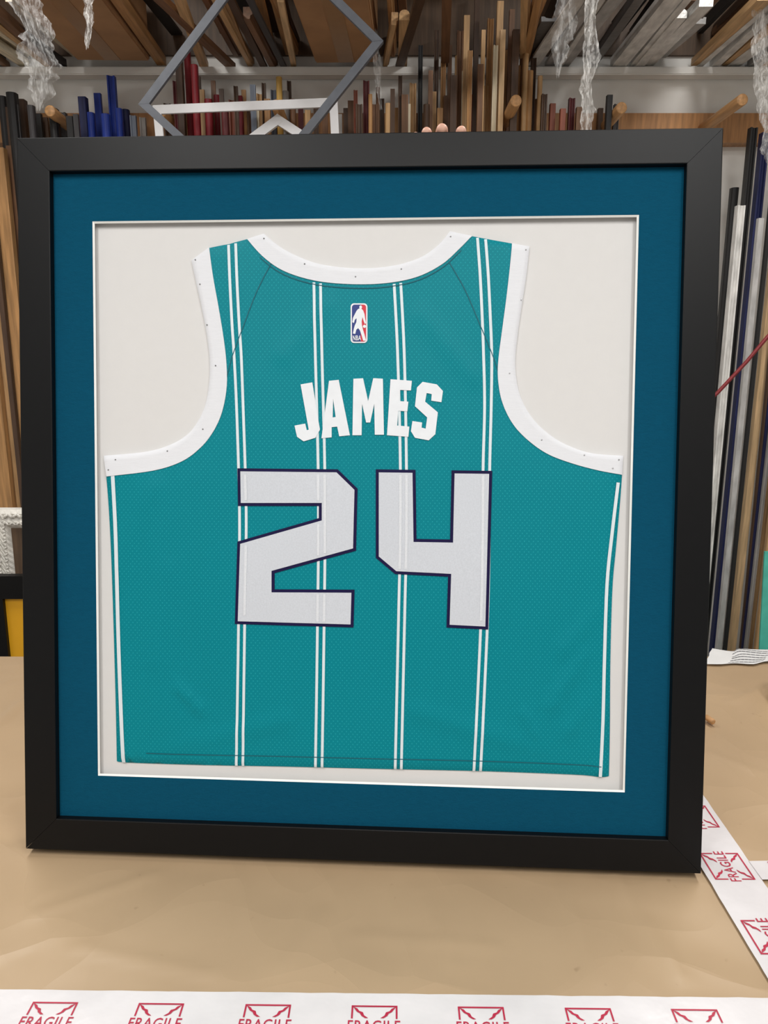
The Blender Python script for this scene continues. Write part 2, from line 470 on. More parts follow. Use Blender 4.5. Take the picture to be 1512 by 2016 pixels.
def hj(x, z, ex=0.0):
    d_ = dsil(x, z); s = min(1, d_ / .003); e = math.sqrt(max(0, 1 - (1 - s) ** 2))
    w_ = noise.noise(Vector((x * 6, z * 4, 1.3))) * .0018 + noise.noise(Vector((x * 16, z * 8, 4.1))) * .0010
    fade = min(1, d_ / .05)
    for (a, b), am, wd in creases:
        w_ += am * math.exp(-(segd(x, z, a, b) / wd) ** 2)
    return DB - .0012 - (.0030 + (w_ + .0006) * fade) * e - ex
def cloth(poly, step, ex=0.0, holes=(), back=None):
    v2, f = fill2d(poly, step, holes)
    v3 = [(x, hj(x, z, ex), z) for x, z in v2]
    return skirted(v3, f, (lambda p: DB - .0003) if back is None else (lambda p: p[1] + back))
def strip(path, wd, ex, step=.006):
    P = J(path); pts = [P[0]]
    for a, b in zip(P, P[1:]):
        k = max(1, int(math.hypot(b[0] - a[0], b[1] - a[1]) / step))
        for j in range(1, k + 1): pts.append((a[0] + (b[0] - a[0]) * j / k, a[1] + (b[1] - a[1]) * j / k))
    v = []; f = []
    for i, p in enumerate(pts):
        a = pts[max(i - 1, 0)]; b = pts[min(i + 1, len(pts) - 1)]
        t = np.array([b[0] - a[0], b[1] - a[1]]); t = t / np.linalg.norm(t); nrm = np.array([-t[1], t[0]])
        for s in (-1, 1):
            x = p[0] + nrm[0] * wd / 2 * s; z = p[1] + nrm[1] * wd / 2 * s
            v.append((x, hj(x, z, ex), z))
    for i in range(len(pts) - 1):
        f.append((2 * i, 2 * i + 1, 2 * i + 3, 2 * i + 2))
    return v, f
stripes = [
    cr([(450, 482), (453, 560), (457, 640), (461, 700), (466, 800), (470, 920), (472, 1040), (470, 1230), (465, 1508)], 24),
    cr([(464, 479), (467, 560), (471, 640), (475, 700), (479, 800), (483, 920), (485, 1040), (482, 1230), (478, 1509)], 24),
    cr([(618, 556), (621, 700), (626, 900), (627, 1060), (625, 1240), (621, 1512)], 40),
    cr([(631, 558), (634, 700), (639, 900), (640, 1060), (638, 1240), (634, 1512)], 40),
    cr([(776, 559), (783, 700), (788, 900), (788, 1060), (785, 1200), (778, 1516)], 40),
    cr([(789, 557), (796, 700), (800, 900), (800, 1060), (797, 1200), (790, 1516)], 40),
    cr([(940, 468), (945, 540), (949, 620), (952, 700), (954, 800), (951, 920), (950, 1060), (946, 1240), (933, 1519)], 24),
    cr([(956, 471), (961, 540), (965, 620), (968, 700), (967, 800), (964, 920), (963, 1060), (959, 1240), (946, 1520)], 24)]
side_lines = [(cr([(222, 936), (228, 1060), (233, 1250), (239, 1420), (243, 1502)]), .0048),
              (cr([(1217, 950), (1205, 1050), (1195, 1150), (1190, 1300), (1187, 1420), (1182, 1530)]), .0040)]
seams = [cr([(534, 518), (505, 575), (480, 640), (458, 700), (446, 745)]), cr([(884, 516), (915, 570), (945, 640), (968, 695), (982, 735)]),
         [(x, y + 9) for x, y in neck_in[4:-4]], [(x, y - 22) for x, y in hem[3:-4]]]
VB, FB = cloth(body2, .0075)
MI = [0] * len(FB)
def addto(v, f, mi):
    b = len(VB); VB.extend(v); FB.extend([tuple(b + i for i in t) for t in f]); MI.extend([mi] * len(f))
for s_ in stripes: addto(*strip(s_, .0034, .0005), 1)
for s_, wd in side_lines: addto(*strip(s_, wd, .0005), 1)
for s_ in seams: addto(*strip(s_, .0011, .0007), 2)
body = mesh_obj('body', VB, FB, [m_teal, m_stripe, m_stitch], jersey, True, MI)
body['label'] = 'teal mesh body with paired white pinstripes'
def arc(P, n):
    d = [0]
    for a, b in zip(P, P[1:]): d.append(d[-1] + math.hypot(b[0] - a[0], b[1] - a[1]))
    out = []; k = 0
    for i in range(n + 1):
        t = d[-1] * i / n
        while k < len(P) - 2 and d[k + 1] < t: k += 1
        u = (t - d[k]) / max(1e-9, d[k + 1] - d[k])
        out.append((P[k][0] + (P[k + 1][0] - P[k][0]) * u, P[k][1] + (P[k + 1][1] - P[k][1]) * u))
    return out
def trim(name, a, b, label, n=90, m=7):
    """band between two curves, laid out as an even quad grid; its inner edge laps 2 px over the body"""
    A = arc(J(a), n); B = arc(J(b), n); v = []; f = []
    for i in range(n + 1):
        for j in range(m + 1):
            t = j / m * 1.05
            x = A[i][0] + (B[i][0] - A[i][0]) * t; z = A[i][1] + (B[i][1] - A[i][1]) * t
            v.append((x, hj(x, z, .0011), z))
    for i in range(n):
        for j in range(m):
            k = i * (m + 1) + j; f.append((k, k + 1, k + m + 2, k + m + 1))
    q0 = [v[k] for k in f[len(f) // 2]]
    if area([(p[0], p[2]) for p in q0]) < 0: f = [t[::-1] for t in f]
    v, f = skirted(v, f, lambda p: DB - .0003)
    o = mesh_obj(name, v, f, m_white, jersey, True); o['label'] = label
trim('neck_trim', neck_out, neck_in, 'white ribbed neckline trim')
trim('armhole_trim', la_out, la_in, 'white ribbed armhole trim')
trim('armhole_trim', ra_out, ra_in, 'white ribbed armhole trim')
for px, py in [(385, 512), (394, 560), (408, 640), (425, 720), (400, 845), (330, 888), (228, 905), (214, 925), (520, 470), (600, 520), (700, 545), (790, 530), (887, 466), (1035, 492), (1026, 590), (1003, 735), (1066, 866), (1150, 896), (1218, 905), (1206, 922)]:
    x, z = fl(px, py, JD)
    bm = bmesh.new(); bmesh.ops.create_icosphere(bm, subdivisions=1, radius=.0010, matrix=Matrix.Translation((x, hj(x, z, .0014), z)))
    me = bpy.data.meshes.new('pin'); bm.to_mesh(me); bm.free(); me.materials.append(m_steel)
    o = bpy.data.objects.new('pin', me); C.objects.link(o); o.parent = jersey
letters = {
    'J': ([(592, 757), (615, 753), (630, 846), (621, 862), (598, 869), (585, 860), (580, 838), (601, 834), (604, 847), (608, 846)], []),
    'A': ([(648, 750), (667, 748), (689, 857), (668, 859), (664, 840), (653, 841), (653, 861), (633, 863)], [[(655, 822), (661, 821), (656, 785)]]),
    'M': ([(696, 746), (715, 745), (725, 790), (735, 745), (754, 746), (756, 856), (738, 856), (737, 795), (729, 832), (721, 832), (713, 795), (712, 857), (694, 857)], []),
    'E': ([(769, 747), (811, 750), (809, 769), (788, 768), (786, 790), (804, 791), (802, 810), (784, 809), (782, 838), (806, 840), (804, 860), (762, 857)], []),
    'S': ([(832, 752), (860, 757), (872, 770), (869, 792), (849, 789), (850, 776), (840, 774), (837, 791), (862, 812), (857, 855), (844, 867), (817, 862), (809, 849), (812, 829), (831, 832), (830, 842), (838, 844), (841, 822), (817, 800), (821, 763)], [])}
for ch, (pl, hs) in letters.items():
    v3, f = cloth(J(pl), .006, .0012, [J(h) for h in hs], back=.001)
    o = mesh_obj('letter', v3, f, m_letter, jersey); o['label'] = 'white block letter ' + ch
nums = {'2': [(468, 922), (665, 924), (704, 962), (701, 1084), (541, 1128), (541, 1160), (698, 1161), (696, 1235), (463, 1228), (468, 1066), (628, 1020), (628, 996), (469, 996)],
        '4': [(740, 924), (818, 925), (820, 1061), (886, 1062), (889, 926), (969, 927), (961, 1239), (879, 1235), (882, 1135), (778, 1130), (740, 1098)]}
for ch, pl in nums.items():
    p = J(pl); ins = offset(p, .0038); ins2 = offset(p, .0056)
    v3, f = cloth(p, .009, .0010, back=.0008); mi = [0] * len(f)
    v4, f4 = cloth(ins, .009, .0016, back=.0006)
    n = len(v3); v3 = v3 + v4; f = f + [tuple(n + i for i in t) for t in f4]; mi += [1] * len(f4)
    for s_ in stripes:
        run = []
        for q_ in s_ + [(-1, -1)]:
            if q_[0] > 0 and inside(fl(*q_, JD), ins2): run.append(q_)
            else:
                if len(run) > 1:
                    v5, f5 = strip(run, .0034, .0020); n = len(v3); v3 = v3 + v5; f = f + [tuple(n + i for i in t) for t in f5]; mi += [2] * len(f5)
                run = []
    o = mesh_obj('numeral', v3, f, [m_navy, m_silver, m_ghost], jersey, False, mi); o['label'] = 'silver numeral %s with navy outline' % ch

def text2d(s, bold=0.0):
    cu = bpy.data.curves.new('t', 'FONT'); cu.body = s; cu.resolution_u = 3; cu.offset = bold
    if bold: cu.space_character = 1.08
    ob = bpy.data.objects.new('t', cu); C.objects.link(ob)
    bpy.context.view_layer.update()
    me = bpy.data.meshes.new_from_object(ob.evaluated_get(bpy.context.evaluated_depsgraph_get()))
    vs = [(v.co.x, v.co.y) for v in me.vertices]; fs = [tuple(p.vertices) for p in me.polygons]
    bpy.data.objects.remove(ob); bpy.data.meshes.remove(me)
    x0 = min(v[0] for v in vs); x1 = max(v[0] for v in vs); y0 = min(v[1] for v in vs); y1 = max(v[1] for v in vs)
    return [((x - x0) / (x1 - x0), (y - y0) / (y1 - y0)) for x, y in vs], fs
def LP(u, v): return (690.5 + 33 * u, 597.5 + 78 * v)
def rr(u0, v0, u1, v1, ru, rv, n=5):
    o = []
    for cu, cv, a0 in ((u1 - ru, v0 + rv, -90), (u1 - ru, v1 - rv, 0), (u0 + ru, v1 - rv, 90), (u0 + ru, v0 + rv, 180)):
        for k in range(n + 1):
            a = rad(a0 + 90 * k / n); o.append((cu + ru * math.cos(a), cv + rv * math.sin(a)))
    return o
patch_v, patch_f = cloth(J([LP(*p) for p in rr(0, 0, 1, 1, .2, .09)]), .004, .0010, back=.0008)
patch = mesh_obj('logo_patch', patch_v, patch_f, m_letter, jersey); patch['label'] = 'small red white and blue league patch'
def flatpart(name, polys, ex, mats, parent, midx=None):
    V = []; Fs = []; mi = []
    for k, pl in enumerate(polys):
        v2, f = fill2d(J([LP(*p) for p in pl]), .004)
        b = len(V); V += [(x, hj(x, z, ex), z) for x, z in v2]; Fs += [tuple(b + i for i in t) for t in f]; mi += [midx[k] if midx else 0] * len(f)
    return mesh_obj(name, V, Fs, mats, parent, False, mi)
half = rr(.08, .035, .92, .965, .15, .07)
def clip(poly, x0, keep_left):
    out = []
    for i in range(len(poly)):
        a = poly[i]; b = poly[(i + 1) % len(poly)]
        ia = (a[0] <= x0) == keep_left; ib = (b[0] <= x0) == keep_left
        if ia: out.append(a)
        if ia != ib:
            t = (x0 - a[0]) / (b[0] - a[0]); out.append((x0, a[1] + (b[1] - a[1]) * t))
    return out
flatpart('patch_field', [clip(half, .60, True), clip(half, .60, False)], .0014, [m_blue, m_red], patch, [0, 1])
head = [(.60 + .085 * math.cos(t * math.pi / 6), .10 + .043 * math.sin(t * math.pi / 6)) for t in range(12)]
ball = [(.83 + .095 * math.cos(t * math.pi / 6), .585 + .04 * math.sin(t * math.pi / 6)) for t in range(12)]
# figure driving forward: trunk leaning, one arm reaching down to the ball, near knee raised, far leg trailing to the lower right
figure_ = [(.50, .135), (.64, .135), (.75, .185), (.83, .28), (.87, .40), (.92, .50), (.85, .53), (.77, .44), (.71, .35), (.66, .46), (.68, .56), (.74, .67), (.83, .79), (.92, .945), (.75, .945), (.65, .80), (.56, .69), (.45, .63), (.34, .67), (.28, .775), (.14, .765), (.19, .65), (.25, .56), (.34, .48), (.36, .38), (.25, .42), (.20, .50), (.10, .48), (.14, .37), (.26, .27), (.36, .19), (.43, .155)]
flatpart('player_figure', [figure_, head, ball], .0018, [m_letter], patch)
tv, tf = text2d('NBA', .018)
mesh_obj('lettering', [(lambda p: (p[0], hj(p[0], p[1], .0024), p[1]))(fl(*LP(.13 + .50 * u, .94 - .125 * v), JD)) for u, v in tv], tf, m_letter, patch)

# ------------------------------------------------------------------ table and paper
table = thing('work_table', 'work table covered with brown kraft paper under the black frame', 'table', loc=(0, 1.0, -.9))
box('table_top', (0, -.02, .8720), (2.3, 1.05, .04), m_top, table, .003)
for sx in (-1, 1):
    for sy in (-1, 1):
        box('leg', (sx * 1.05, sy * .42 - .02, .426), (.07, .07, .852), m_top, table, .004)
nx, ny = 230, 120
X0, X1, Y0, Y1 = -1.15, 1.15, .45, 1.505
fold = [(tab(1112, 1745), tab(1180, 1935), .0026), (tab(1205, 1720), tab(1345, 1925), .0026), (tab(640, 1790), tab(560, 1900), .0018), (tab(300, 1720), tab(60, 1800), .0018), (tab(1400, 1480), tab(1500, 1520), .0028), (tab(1440, 1380), tab(1512, 1350), .0028), (tab(820, 1745), tab(900, 1900), .0018), (tab(0, 1420), tab(45, 1380), .0024), (tab(0, 1600), tab(50, 1560), .002), (tab(150, 1860), tab(420, 1915), .0016), (tab(700, 1840), tab(980, 1860), .0014)]
pv = []; pf = []
for j in range(ny + 1):
    for i in range(nx + 1):
        x = X0 + (X1 - X0) * i / nx; y = Y0 + (Y1 - Y0) * j / ny
        z = -.0026 + .0008 * noise.noise(Vector((x * 4, y * 4, 0)))
        for a, b, am in fold:
            z += am * math.exp(-(segd(x, y, (a.x, a.y), (b.x, b.y)) / .006) ** 2)
        if y > 1.46: z -= (y - 1.46) * .05
        pv.append((x, y, z))
for j in range(ny):
    for i in range(nx):
        a = j * (nx + 1) + i; pf.append((a, a + 1, a + nx + 2, a + nx + 1))
paper = mesh_obj('kraft_paper', pv, pf, m_paper, None, True)
tag(paper, 'creased brown kraft paper sheet spread over the whole work table', 'paper')

fv, ff = text2d('FRAGILE', .006)
def emblem(parent, cx, cy, size, ang, z):
    V = []; Fs = []
    ca, sa = math.cos(ang), math.sin(ang)
    def P(u, v): return (cx + size * (u * ca - v * sa), cy + size * (u * sa + v * ca), z)
    def poly(pts):
        b = len(V); V.extend(P(*p) for p in pts); Fs.append(tuple(range(b, b + len(pts))))
    t = .038
    for y0, y1 in ((.5 - t, .5), (-.5, -.5 + t)): poly([(-.5, y0), (.5, y0), (.5, y1), (-.5, y1)])
    for x0 in (-.5, .5 - t):
        for y0, y1 in ((.17, .5 - t), (-.5 + t, -.17)): poly([(x0, y0), (x0 + t, y0), (x0 + t, y1), (x0, y1)])
    for sx in (-1, 1):
        for sy in (-1, 1):
            pts = [(.47, .47), (.37, .42), (.33, .36), (.25, .33), (.22, .25), (.13, .185), (.20, .185), (.28, .24), (.31, .30), (.38, .34)]
            pp = [(sx * u, sy * v) for u, v in pts]
            if sx * sy < 0: pp = pp[::-1]
            poly(pp)
    b = len(V); V.extend(P(-.56 + 1.12 * u, -.13 + .26 * v) for u, v in fv); Fs.extend(tuple(b + i for i in q_) for q_ in ff)
    return mesh_obj('printed_emblem', V, Fs, m_print, parent)
def tape(label, a, b, wd, z, ems):
    a = Vector((a[0], a[1], 0)); b = Vector((b[0], b[1], 0)); t = (b - a).normalized(); n = Vector((-t.y, t.x, 0)); L = (b - a).length
    k = max(4, int(L / .012)); V = []; Fs = []
    for i in range(k + 1):
        for j in range(7):
            p = a + t * (L * i / k) + n * (wd * (j / 6 - .5 + .012 * noise.noise(Vector((i * .5, j, z * 1e4)))))
            V.append((p.x, p.y, z + .0003 * noise.noise(Vector((p.x * 30, p.y * 30, 2)))))
    for i in range(k):
        for j in range(6):
            q_ = i * 7 + j; Fs.append((q_, q_ + 7, q_ + 8, q_ + 1))
    root = thing('packing_tape', label, 'tape', loc=(0, 0, 0))
    mesh_obj('tape_strip', V, Fs, m_tape, root, True)
    for (x, y, s, an) in ems: emblem(root, x, y, s, an, z + .0006)
    return root
pL = tab(-60, 1948); pR = tab(1572, 1966)
dirv = (pR - pL).normalized(); ang = math.atan2(dirv.y, dirv.x); nn = Vector((dirv.y, -dirv.x, 0))
tw = .072
def row(pxs, off, size):
    out = []
    for px in pxs:
        p = tab(px, 1998); p = pL + dirv * ((p - pL).dot(dirv)) + nn * off
        out.append((p.x, p.y, size, ang))
    return out
tape('white packing tape with red fragile print along the front table edge', pL + nn * tw / 2, pR + nn * tw / 2, tw, .0006, row((-115, 98, 311, 525, 737, 948, 1160, 1370, 1580), .038, .046))
tape('second white fragile tape strip nearest the camera lapping the first', pL + nn * (.0445 + tw / 2), pR + nn * (.0465 + tw / 2), tw, .0016, row((30, 240, 455, 668, 882, 1092, 1305, 1512), .070, .046))
tape('white fragile tape running front to back right of the frame', (.4355, .58), (.4355, 1.38), .066, .0010,
     [(.4355, .725, .050, math.pi / 2), (.4355, .842, .050, math.pi / 2), (.4355, .945, .050, math.pi / 2)])
tape('short piece of fragile tape crossing another strip at the right edge', (.468, .834), (.80, .842), .034, .0018, [(.505, .834, .030, 0), (.63, .836, .030, 0)])

nq = [tab(1385, 1309), tab(1530, 1306), tab(1545, 1281), tab(1402, 1278)]
n = 14; V = []; Fs = []
def nqp(u, v):
    p = nq[0] * (1 - u) * (1 - v) + nq[1] * u * (1 - v) + nq[2] * u * v + nq[3] * (1 - u) * v
    p.x += .012 * noise.noise(Vector((u * 3, v * 3, 5))); p.y += .03 * noise.noise(Vector((u * 2.5, v * 2, 8)))
    return (p.x, p.y, .002 + .005 * abs(noise.noise(Vector((u * 2.5, v * 2, 1)))) + .003 * max(0, u - .6))
for j in range(n + 1):
    for i in range(n + 1): V.append(nqp(i / n, j / n))
for j in range(n):
    for i in range(n):
        a = j * (n + 1) + i; Fs.append((a, a + 1, a + n + 2, a + n + 1))
npap = thing('note_paper', 'crumpled white paper note lying at the back right of the table', 'paper', loc=(0, 0, 0))
mesh_obj('sheet', V, Fs, m_note, npap, True)
V = []; Fs = []
for k in range(6):
    v0 = .15 + k * .12
    for s in range(10):
        b = len(V)
        for (u, v_) in ((.3 + s * .05, v0), (.3 + s * .05 + .045, v0), (.3 + s * .05 + .045, v0 + .03), (.3 + s * .05, v0 + .03)):
            p = nqp(u, v_); V.append((p[0], p[1], p[2] + .0009))
        Fs.append((b, b + 1, b + 2, b + 3))
mesh_obj('pencil_lines', V, Fs, m_ink, npap)
p = tab(1528, 1384)
V = []; Fs = []; n = 40
for r0, z in ((.038, 0), (.048, 0), (.048, .045), (.038, .045)):
    for k in range(n): V.append((r0 * math.cos(2 * math.pi * k / n), r0 * math.sin(2 * math.pi * k / n), z))
for q_ in range(4):
    for k in range(n): Fs.append((q_ * n + k, q_ * n + (k + 1) % n, ((q_ + 1) % 4) * n + (k + 1) % n, ((q_ + 1) % 4) * n + k))
tr = fixn(mesh_obj('tape_roll', V, Fs, m_tan, None, False)); tr.location = (p.x + .04, p.y, .001)
tag(tr, 'pale yellow roll of tape lying at the right edge of the table', 'tape roll')
p0 = tab(1389, 1411, .006); p1 = tab(1405, 1422, .006)
tag(bar('wooden_plug', p0, p1, .010, .010, 'rod', m_peg, None, True, .3), 'tiny round brown wooden plug lying right of the black frame', 'plug')

# ------------------------------------------------------------------ room shell
YW = 2.8; ZF = -.9; ZT = 2.0; XS = 2.3
structure(box('wall_back', (0, YW + .05, (ZF + ZT) / 2), (2 * XS + .2, .1, ZT - ZF), m_wall))
structure(box('wall_left', (-XS - .05, .6, (ZF + ZT) / 2), (.1, 4.4, ZT - ZF), m_wall))
structure(box('wall_right', (XS + .05, .6, (ZF + ZT) / 2), (.1, 4.4, ZT - ZF), m_wall))
structure(box('floor', (0, .6, ZF - .05), (2 * XS + .2, 4.5, .1), m_dark))
structure(box('ceiling', (0, .6, ZT + .05), (2 * XS + .2, 4.5, .1), m_ceil))
structure(box('trim_1', (0, YW - .03, 1.328), (2 * XS, .06, .09), m_beam))
structure(box('trim_2', (0, YW - .008, 1.78), (2 * XS, .016, .44), m_ply))

# ------------------------------------------------------------------ rack of mouldings
pal = {
    'black': (28, 27, 28), 'charcoal': (60, 58, 60), 'dark brown': (76, 54, 38), 'walnut brown': (120, 86, 60), 'crimson': (130, 28, 38), 'maroon': (96, 38, 40),
    'blue': (32, 60, 156), 'navy blue': (28, 36, 84), 'tan': (196, 158, 112), 'honey oak': (176, 132, 84), 'pale pine': (214, 180, 136), 'gold': (186, 148, 72),
    'grey': (150, 146, 142), 'slate': (104, 112, 126), 'white': (222, 220, 216), 'reddish brown': (134, 72, 52), 'cream': (222, 210, 184)}
mw = {k: wood('moulding_' + k.replace(' ', '_'), c) for k, c in pal.items()}
m_wrapg = M('grey_paper_wrap', (172, 170, 168), .5, .28, 14, .5, (3, 3, 1))
m_wrapw = M('white_plastic_wrap', (212, 210, 206), .35, .28, 14, .9, (3, 3, 1))
m_wrapd = M('dark_plastic_wrap', (80, 78, 78), .35, .25, 14, .5)
YL = [2.585, 2.63, 2.675, 2.715]; cnt = [0]
def stick(px, py, wpx, colr, zone, Y=None, prof=None, tiltpx=0, mat=None):
    cnt[0] += 1
    if Y is None: Y = YL[(cnt[0] * 2 + (cnt[0] // 2) % 2) % 4]
    top = at(px, py, Y); w = wpx / F * Y
    b = Vector((top.x + tiltpx / F * Y + random.uniform(-.004, .004), Y - .02, ZF))
    lab = '%s frame moulding length standing upright %s' % (colr, zone)
    o = bar('wooden_strip', b, top, w, max(.012, min(w, .028)), prof or random.choice(['step', 'flat', 'round', 'cove']), mat or mw[colr])
    tag(o, lab, 'wooden strip', 'upright %s strips %s' % (colr, zone)); return o
zA = 'at the far left behind the first peg'
zB = 'behind the grey diamond-shaped frame'
zC = 'between the white frame and the hand'
zD = 'above the hand at the top of the frame'
zE = 'right of the hand below the wrapped boards'
zF_ = 'against the wall at the right edge'
zG = 'against the wall at the left edge'
A = [(4, 190, 14, 'black'), (22, 183, 18, 'black'), (42, 197, 15, 'dark brown'), (60, 208, 12, 'charcoal'), (76, 225, 12, 'black'), (104, 214, 16, 'black'), (122, 222, 14, 'charcoal'), (138, 230, 12, 'black'),
     (163, 192, 14, 'navy blue'), (178, 222, 12, 'blue'), (193, 185, 12, 'blue'), (207, 225, 14, 'blue'), (219, 150, 13, 'blue'), (233, 214, 12, 'blue'), (247, 216, 12, 'navy blue'), (262, 228, 10, 'slate'),
     (13, 212, 9, 'dark brown'), (32, 206, 8, 'charcoal'), (90, 232, 9, 'dark brown'), (150, 226, 9, 'charcoal'), (281, 232, 10, 'grey')]
for a in A: stick(*a, zA)
B = [(352, 110, 12, 'dark brown'), (367, 86, 11, 'crimson'), (382, 128, 12, 'crimson'), (397, 178, 11, 'tan'), (410, 196, 14, 'crimson'), (427, 188, 13, 'crimson'), (442, 208, 12, 'maroon'), (457, 198, 11, 'reddish brown'), (471, 190, 12, 'crimson'),
     (486, 204, 10, 'walnut brown'), (498, 168, 10, 'slate'), (512, 186, 12, 'tan'), (526, 196, 11, 'honey oak'), (538, 178, 9, 'slate'), (549, 152, 10, 'gold'), (562, 180, 11, 'grey'), (576, 196, 10, 'walnut brown'), (330, 205, 12, 'dark brown'), (312, 220, 10, 'walnut brown'),
     (592, 206, 9, 'maroon'), (606, 218, 10, 'tan'), (390, 150, 8, 'dark brown'), (505, 205, 8, 'cream'), (436, 176, 8, 'dark brown'), (345, 160, 8, 'maroon'), (420, 160, 8, 'walnut brown'), (464, 170, 7, 'dark brown'), (480, 178, 8, 'honey oak'), (519, 164, 7, 'dark brown'), (569, 160, 7, 'dark brown'), (622, 210, 9, 'dark brown')]
for a in B: stick(*a, zB)
Cc = [(640, 222, 10, 'walnut brown'), (668, 226, 10, 'grey'), (692, 200, 13, 'walnut brown'), (707, 206, 12, 'dark brown'), (721, 160, 11, 'maroon'), (736, 206, 12, 'walnut brown'), (750, 196, 12, 'dark brown'), (764, 204, 10, 'tan'), (780, 214, 12, 'honey oak'), (797, 188, 12, 'walnut brown'), (813, 165, 12, 'tan'), (773, 176, 8, 'dark brown'), (700, 178, 7, 'reddish brown'), (804, 206, 8, 'cream'), (681, 214, 9, 'dark brown'), (729, 186, 7, 'honey oak'), (744, 172, 7, 'walnut brown'), (788, 150, 7, 'dark brown')]
for a in Cc: stick(*a, zC)
Dd = [(828, 90, 8, 'black'), (840, 206, 11, 'dark brown'), (853, 182, 11, 'tan'), (866, 214, 10, 'honey oak'), (880, 190, 12, 'walnut brown'), (893, 150, 11, 'dark brown'), (906, 62, 11, 'walnut brown'), (919, 32, 10, 'tan'), (933, 188, 11, 'reddish brown'), (946, 128, 10, 'walnut brown'), (966, 38, 11, 'honey oak'), (985, 4, 11, 'tan'), (1000, 100, 11, 'tan'), (1016, 60, 12, 'dark brown'), (1030, 100, 10, 'walnut brown'), (1044, 140, 11, 'honey oak'), (1058, 196, 11, 'walnut brown'), (1072, 186, 10, 'dark brown'), (957, 170, 9, 'pale pine'), (1088, 205, 10, 'reddish brown'),
      (873, 120, 9, 'honey oak'), (990, 60, 9, 'pale pine'), (1008, 20, 9, 'walnut brown'), (1038, 40, 10, 'tan'), (940, -20, 9, 'dark brown'), (976, 90, 8, 'cream'), (1052, 90, 9, 'dark brown'), (848, 140, 8, 'walnut brown'), (860, 60, 8, 'dark brown'), (926, 100, 8, 'honey oak'), (900, 110, 7, 'tan'), (1064, 150, 8, 'tan'), (886, 90, 7, 'walnut brown'), (952, 60, 7, 'tan'), (1023, 130, 7, 'honey oak'), (913, 140, 6, 'cream'), (972, 150, 7, 'walnut brown')]
for a in Dd: stick(*a, zD)
E = [(1108, 215, 10, 'reddish brown'), (1126, 194, 11, 'maroon'), (1140, 212, 10, 'walnut brown'), (1182, 214, 9, 'dark brown'), (1200, 188, 10, 'black'), (1214, 206, 10, 'charcoal')]
for a in E: stick(*a, zE)
cols_r = ['black', 'tan', 'charcoal', 'walnut brown', 'pale pine', 'navy blue', 'honey oak', 'dark brown', 'grey', 'tan']
stick(1447, 370, 14, 'black', zF_, 2.70); stick(1483, 252, 14, 'black', zF_, 2.60); stick(1506, 262, 15, 'navy blue', zF_, 2.66)
for k, px in enumerate(range(1524, 1730, 9)):
    stick(px, random.choice([300, 340, 400, 470, 560, 640, 720]), random.choice([7, 8, 9, 11, 13]), cols_r[(k * 7) % 10], zF_, [2.56, 2.61, 2.66, 2.71][k % 4], None, random.uniform(-5, 5))
for k, px in enumerate(range(1560, 1730, 17)):
    stick(px, random.choice([640, 720, 800, 880]), random.choice([8, 10, 13]), cols_r[(k * 3 + 1) % 10], zF_, 2.49, None, random.uniform(-5, 5))
stick(1458, 405, 15, 'clear plastic-wrapped', zF_, 2.46, 'cove', 0, m_wrapw)
stick(1497, 430, 10, 'grey paper-wrapped', zF_, 2.44, 'step', 0, m_wrapg)
Hh = [(-98, 300, 30, 'pale pine', 2.66), (-66, 300, 34, 'honey oak', 2.62), (-30, 285, 24, 'tan', 2.66), (-2, 292, 22, 'honey oak', 2.62), (20, 288, 12, 'walnut brown', 2.67), (34, 300, 14, 'dark brown', 2.71), (-14, 420, 9, 'dark brown', 2.56)]
for px, py, w, c_, Y in Hh: stick(px, py, w, c_, zG, Y, 'flat', 0)

for (px, py), lab in zip([(98, 218), (318, 219), (544, 207), (1016, 198), (1224, 212), (1462, 196)],
        ['leftmost wooden peg projecting from the wall beam', 'wooden peg beside the left end of the white frame', 'wooden peg holding up the white frame', 'wooden peg among the tall tan mouldings above the hand', 'wooden peg below the wrapped boards on the right', 'rightmost wooden peg near the hanging plastic']):
    tip = atz(px, py, 1.335)
    tag(bar('wooden_peg', (tip.x, YW - .055, 1.325), tip, .034, .034, 'rod', m_peg, None, True, .12), lab, 'peg', 'pegs along the wall beam')

# overhead stock
def zone_o(x):
    return 'in the left overhead rack' if x < -.66 else 'in the middle overhead rack' if x < .02 else 'over the tall tan mouldings' if x < .44 else 'in the right overhead rack'
def ob(x0, w, th, zz, mat, colr, yaw=0, y0=None, z1=0, ye=None):
    y0 = y0 or random.choice([random.uniform(2.16, 2.24), random.uniform(2.16, 2.24), random.uniform(2.25, 2.5)])
    o = bar('overhead_strip', (x0, y0, zz + th / 2), (x0 + yaw, ye or YW - .03, zz + th / 2 + z1), w, th, random.choice(['step', 'flat', 'cove', 'round', 'flat']), mat)
    z_ = zone_o(x0)
    tag(o, '%s moulding length stored flat %s' % (colr, z_), 'wooden strip', '%s strips %s' % (colr, z_))
ZO = 1.512
wraps = {'wg': (m_wrapg, 'grey paper-wrapped'), 'ww': (m_wrapw, 'white plastic-wrapped'), 'wd': (m_wrapd, 'dark plastic-wrapped')}
